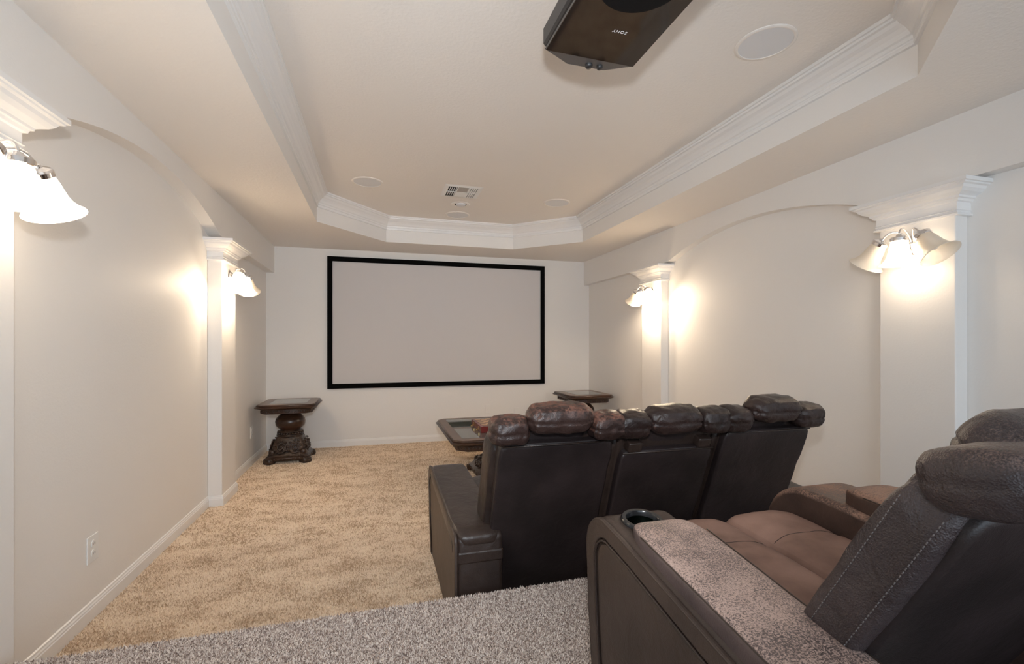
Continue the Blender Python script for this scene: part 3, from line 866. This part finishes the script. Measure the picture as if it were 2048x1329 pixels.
def make_arm(t, x0, x1, yr, yf, zb, zr, zf, outer, pad=None, cup=None, mat='leather', border='leather_side', pad_mat='pad_worn', small=False, rf=.10, cap=False, lean=.045, pad_h=.036):
    P = arm_profile(yr, yf, zb, zr, zf, rf=rf, lean=lean)
    xo = x0 if outer < 0 else x1
    s = .012
    bx0, bx1 = (x0 + s, x1) if outer < 0 else (x0, x1 - s) if outer > 0 else (x0, x1)
    vf = extrude(P, bx0, bx1)
    a = obj('arm', vf, mat, t, bevel=.022, seg=4)
    if cup:
        ccx, ccy, ccz = cup
        cutter = obj('cutter', xf(lathe([(.046, -.2), (.046, .2)], 40, True), None, (ccx, ccy, ccz)), 'cup_ring')
        bo = a.modifiers.new('hole', 'BOOLEAN'); bo.object = cutter; bo.operation = 'DIFFERENCE'; bo.solver = 'EXACT'
        dg = bpy.context.evaluated_depsgraph_get(); dg.update()
        me = bpy.data.meshes.new_from_object(a.evaluated_get(dg))
        a.modifiers.clear(); a.data = me
        bpy.data.objects.remove(cutter)
        slope = math.degrees(math.atan((zf - zr) / (yf - yr)))
        R = rot('X', slope)
        ch = obj('cup_holder', xf(lathe([(0, -.062), (.040, -.060), (.043, -.05), (.044, .004), (.047, .008), (.056, .008), (.060, .003), (.060, -.004)], 40), R, (ccx, ccy, ccz)), 'cup_ring', a, sharp=40, label='black rimmed cup holder')
        obj('cup_liner', xf(lathe([(0, -.058), (.0385, -.056), (.0415, -.05), (.0425, -.006)], 40), R, (ccx, ccy, ccz)), 'cup_metal', a, label='greenish metal cup liner')
    if outer:
        w = .05
        Pi = arm_profile(yr + .0, yf, zb, zr, zf, inset=w, lean=lean)
        Pi[0] = (Pi[0][0], zb); Pi[1] = (Pi[1][0], zb)
        n = len(P)
        xa, xb = (x0, x0 + .014) if outer < 0 else (x1 - .014, x1)
        V, Fc = [], []
        for x in (xa, xb):
            V += [(x, y, z) for y, z in P] + [(x, y, z) for y, z in Pi]
        for i in range(1, n):
            j = (i + 1) % n
            Fc.append([i, j, n + j, n + i]); Fc.append([2 * n + i, 3 * n + i, 3 * n + j, 2 * n + j])
            Fc.append([n + i, n + j, 3 * n + j, 3 * n + i]); Fc.append([i, 2 * n + i, 2 * n + j, j])
        obj('arm_border', (np.array(V, float), Fc), border, a, bevel=.005, seg=2, label='browner leather border strip')
        Pp = arm_profile(yr, yf, zb, zr, zf, inset=w + .014, lean=lean)
        Pp[0] = (Pp[0][0], zb); Pp[1] = (Pp[1][0], zb)
        xa, xb = (x0 + .004, x0 + .02) if outer < 0 else (x1 - .02, x1 - .004)
        sp_ = obj('arm_panel', extrude(Pp, xa, xb), border, a, bevel=.004, seg=2, label='flat leather side panel')
        xs = x0 + .002 if outer < 0 else x1 - .002
        Pq = arm_profile(yr, yf, zb, zr, zf, inset=w + .006, lean=lean)[1:]
        obj('piping', tube([(xs, y, z) for y, z in Pq], .0035, 6), 'leather', a)
        Pq = arm_profile(yr, yf, zb, zr, zf, inset=.004, lean=lean)[1:]
        obj('piping', tube([(xs, y, z) for y, z in Pq], .003, 6), 'leather_side', a)
        if not small:
            # round speaker-like seam low on the panel
            pts = [(x0 + .003 if outer < 0 else x1 - .003, yf - .33 + .10 * math.cos(q), zb + .10 + .10 * math.sin(q)) for q in np.linspace(0, 2 * PI, 40)[:-1]]
            obj('round_seam', tube(pts, .0022, 5, True), 'dark_thread', a)
    if pad:
        py0, py1, zoff = pad
        sl = (zf - zr) / (yf - yr)
        zc = (zf + zr) / 2 + ((py0 + py1) / 2 - (yr + yf) / 2) * sl + zoff
        R = rot('X', math.degrees(math.atan(sl)))
        hx_, hy_ = (x1 - x0) / 2 - .014, (py1 - py0) / 2
        cx_ = (x0 + x1) / 2 + (.012 if outer < 0 else 0)
        for s_ in (-1, 1):
            ln = [R @ np.array([s_ * hx_ * .985, q * hy_ * .84, .0295]) + np.array([cx_, (py0 + py1) / 2, zc]) for q in np.linspace(-1, 1, 12)]
            obj('pad_seam', tube(ln, .0017, 6), 'leather_side', a)
        p = obj('arm_pad', puff(((x0 + x1) / 2 + (.012 if outer < 0 else 0), (py0 + py1) / 2, zc), ((x1 - x0) / 2 - .014, (py1 - py0) / 2, pad_h), (7, 9, 6), 26, R, wr=.0012, seed=3), pad_mat, a, label='cracked and worn leather pad')
    if cap:
        sl = (zf - zr) / (yf - yr)
        R = rot('X', math.degrees(math.atan(sl)))
        obj('arm_cushion', puff(((x0 + x1) / 2, (yr + yf) / 2 - .04, (zr + zf) / 2 - .028 - .04 * sl), ((x1 - x0) / 2 + .004, (yf - yr) / 2 - .035, .045), (7, 9, 3.2), 22, R, wr=.002, seed=9), mat, a)
        obj('arm_band', box(x0 + .012, x1 + .001, yr - .004, yr + .10, zr - .125, zr - .07), mat, a, bevel=.012, seg=3)
    return a

def make_back(t, x0, x1, yb, zb, theta, h_panel, wings=True, head_raise=0.04, panel_h=None, worn='leather_pillow', bol='leather', console=False, stitches=False, panel_mat='leather_back', thick=.10, seed=0, bol_b=None, wing=(.058, .018, .066, .057, -8), pwr=.007, head=(.062, .022, .070, .059)):
    """seat back between x0 and x1. yb,zb: rear foot of the back panel; theta: recline; local a: along the back upwards, b: forwards normal."""
    th = math.radians(theta)
    def P(x, a, b_): return (x, yb - a * math.sin(th) + b_ * math.cos(th), zb + a * math.cos(th) + b_ * math.sin(th))
    R = np.array([[1, 0, 0], [0, math.cos(th), -math.sin(th)], [0, math.sin(th), math.cos(th)]])   # local (x, b, a) -> world
    w = x1 - x0
    ph = panel_h or h_panel
    # core + rear panel
    bk = obj('backrest', xf(puff((0, 0, 0), (w / 2 - .015, thick * .55, h_panel / 2 + .02), (14, 8, 14), 14), R, P((x0 + x1) / 2, h_panel / 2 + .01, .03 + thick * .5)), bol, t)
    pi = .0 if not console else .01
    obj('back_panel', xf(puff((0, 0, 0), (w / 2 - .018 - pi, .022, ph / 2), (24, 6, 24), 16, wr=.004, seed=seed + 5), R, P((x0 + x1) / 2, ph / 2, .012)), panel_mat, bk, label='plain black leather rear panel')
    # top seam of the panel
    if not stitches: obj('panel_piping', tube([P(x0 + .03, ph - .006, -.010), P((x0 + x1) / 2, ph - .004, -.014), P(x1 - .03, ph - .006, -.010)], .004, 6), 'leather', bk)
    ww = .145 if w > .5 else .13
    for s in (-1, 1):
        xc = x0 + ww / 2 - .01 if s < 0 else x1 - ww / 2 + .01
        xw_ = xc + s * .006
        # vertical side bolster
        hb = h_panel - .02
        obj('side_bolster', xf(puff((0, 0, 0), (ww / 2, (thick * .62 + .008) if bol_b is None else bol_b[1], hb / 2), (5, 5, 9), 18, seam=None, wr=.004, seed=seed + s), R, P(xc, hb / 2 + .02, (.055 + thick * .5) if bol_b is None else bol_b[0])), bol if not stitches else 'bolster_worn', bk)
        obj('wing_pillow', xf(puff((0, 0, 0), (ww / 2 + .012, wing[2], wing[3]), (4.5, 2.5, 2.5), 22, seam=2, seam_d=.004, wr=pwr, seed=seed * 2 + s + 3), R @ rot('X', wing[4]), P(xw_, h_panel + wing[0], wing[1])), worn if not stitches else 'bolster_worn', bk)
    hw = (w - 2 * ww + .03) / 2
    xm = (x0 + x1) / 2
    obj('headrest_support', xf(puff((0, 0, 0), (hw * .96, .045, .075), (9, 6, 6), 10), R, P(xm, h_panel + .0, .07)), 'leather_back', bk)
    obj('headrest', xf(puff((0, 0, 0), (hw + .006, head[2], head[3]), (4.5, 2.5, 2.5), 24, seam=2, seam_d=.005, wr=pwr, seed=seed + 11), R @ rot('X', -8), P(xm, h_panel + head[0] + head_raise, head[1])), worn, bk, label='padded leather headrest')
    if console:
        for s in (-1, 1):
            obj('hinge_block', xf(puff((0, 0, 0), (.034, .028, .024), 9, 6), R, P(xm + s * (w / 2 - .085), ph + .022, .012)), 'leather', bk)
    if stitches:
        st = []
        for a0, a1, xo, bo in ((.30, h_panel - .02, x0 - .011, .016), (.30, h_panel - .03, x0 - .011, .078)):
            n = int((a1 - a0) / .0085)
            for q in range(n):
                a = a0 + (a1 - a0) * q / n
                st.append(tube([P(xo, a, bo), P(xo, a + .005, bo)], .0010, 4))
        obj('stitching', join(*st), 'thread', bk, kind='stuff')
    return P, R

def seat_cushion(t, x0, x1, y0, y1, z0, z1, mat, fancy=False):
    w = (x1 - x0)
    if not fancy:
        obj('seat_cushion', puff(((x0 + x1) / 2, (y0 + y1) / 2, (z0 + z1) / 2), (w / 2 - .004, (y1 - y0) / 2, (z1 - z0) / 2), (7, 6, 3.5), 16, wr=.003), mat, t)
        return
    n = 40
    xm = (x0 + x1) / 2
    sc = None
    for s in (-1, 1):
        xc = xm + s * w / 4
        def shp(q, s=s):
            # waterfall front, slightly dished towards the back
            yy = (q[:, 1] + (y1 - y0) / 2) / (y1 - y0)
            q = q.copy()
            top = np.clip(q[:, 2] / ((z1 - z0) / 2), 0, 1)
            q[:, 2] += top * (-.028 * (1 - yy) - .05 * np.clip(yy - .84, 0, 1) ** 1.0)
            g = np.exp(-((yy - .55) / .014) ** 2)
            q[:, 2] -= top * g * .006
            return q
        from mathutils.bvhtree import BVHTree
        g_ = puff((xc, (y0 + y1) / 2, (z0 + z1) / 2), (w / 4 + .003, (y1 - y0) / 2, (z1 - z0) / 2), (5, 7, 3.6), 30, wr=.003, seed=s, shape=shp)
        bv = BVHTree.FromPolygons([Vector(v) for v in g_[0]], g_[1])
        ln = []
        for q in np.linspace(-.9, .9, 25):
            yy = y0 + (y1 - y0) * (.55 + .035 * (1 - q * q))
            h_ = bv.ray_cast(Vector((xc + q * w / 4, yy, z1 + .3)), Vector((0, 0, -1)))[0]
            if h_: ln.append((h_.x, h_.y, h_.z + .0002))
        o = obj('seat_cushion', puff((xc, (y0 + y1) / 2, (z0 + z1) / 2), (w / 4 + .003, (y1 - y0) / 2, (z1 - z0) / 2), (5, 7, 3.6), 30, wr=.003, seed=s, shape=shp), mat, t, label='brown suede like leather half of the seat')
        obj('cross_seam', tube(ln, .0008, 5), 'dark_thread', o)
    return

# ---- front row: three joined seats on the lower floor
fs = thing('recliner_sofa', 'dark leather three seat recliner row on the beige carpet, seen from behind', 'sofa', (1.28, 2.3, 0))
for x0, x1, outer in ((.305, .515, -1), (2.04, 2.25, 1)):
    make_arm(fs, x0, x1, 1.935, 2.98, .02, .478, .535, outer, border='leather_side', small=True, cap=True, lean=.11, rf=.12)
    # cushion band on the arm's rear end
seats = ((.447, .990), (.996, 1.522), (1.528, 2.062))
for k, (x0, x1) in enumerate(seats):
    make_back(fs, x0, x1, 2.125, .06, 21.0, .87 if k != 1 else .87, head_raise=(.040, .008, .038)[k], panel_h=None if k != 1 else .80,
              worn='leather_pillow_worn' if k == 0 else 'leather_pillow', console=(k == 1), seed=k * 7)
    seat_cushion(fs, max(x0, .515), min(x1, 2.04), 2.18, 2.95, .20, .46, 'leather')
obj('base_frame', box(.50, 2.06, 2.16, 2.86, .02, .24), 'leather', fs, bevel=.01)
for k, (x0, x1) in enumerate(seats):
    obj('footrest', puff(((max(x0, .515) + min(x1, 2.04)) / 2, 2.92, .21), ((min(x1, 2.04) - max(x0, .515)) / 2 - .006, .045, .17), (9, 5, 9), 10), 'leather', fs)

# ---- near row on the riser
ns = thing('recliner_loveseat', 'worn brown leather recliner on the grey riser, cup holder in its arm', 'sofa', (1.45, .8, RZ))
make_arm(ns, .598, .822, .10, 1.285, RZ + .02, .622, .790, -1, pad=(.12, 1.115, .016), cup=(.706, 1.150, .786), mat='leather_side')
make_arm(ns, 1.365, 1.59, .10, 1.40, RZ + .02, .700, .790, 0, pad=(.14, 1.13, .026), cup=None, mat='arm_worn', pad_mat='arm_worn', rf=.16, pad_h=.044)
make_back(ns, .795, 1.405, .86, RZ + .05, 29.0, .84, head_raise=.0, head=(.025, .080, .075, .066), worn='bolster_worn', bol='bolster_worn', stitches=True, seed=4, thick=.07, bol_b=(.052, .052), wing=(.047, .020, .078, .052, -40), pwr=.0025)
seat_cushion(ns, .824, 1.363, .80, 1.345, .47, .722, 'suede', fancy=True)
obj('base_frame', box(.83, 1.36, .86, 1.25, RZ + .01, .52), 'leather', ns, bevel=.01)
obj('footrest', puff((1.093, 1.30, .46), (.262, .045, .19), (9, 5, 9), 12), 'suede', ns)
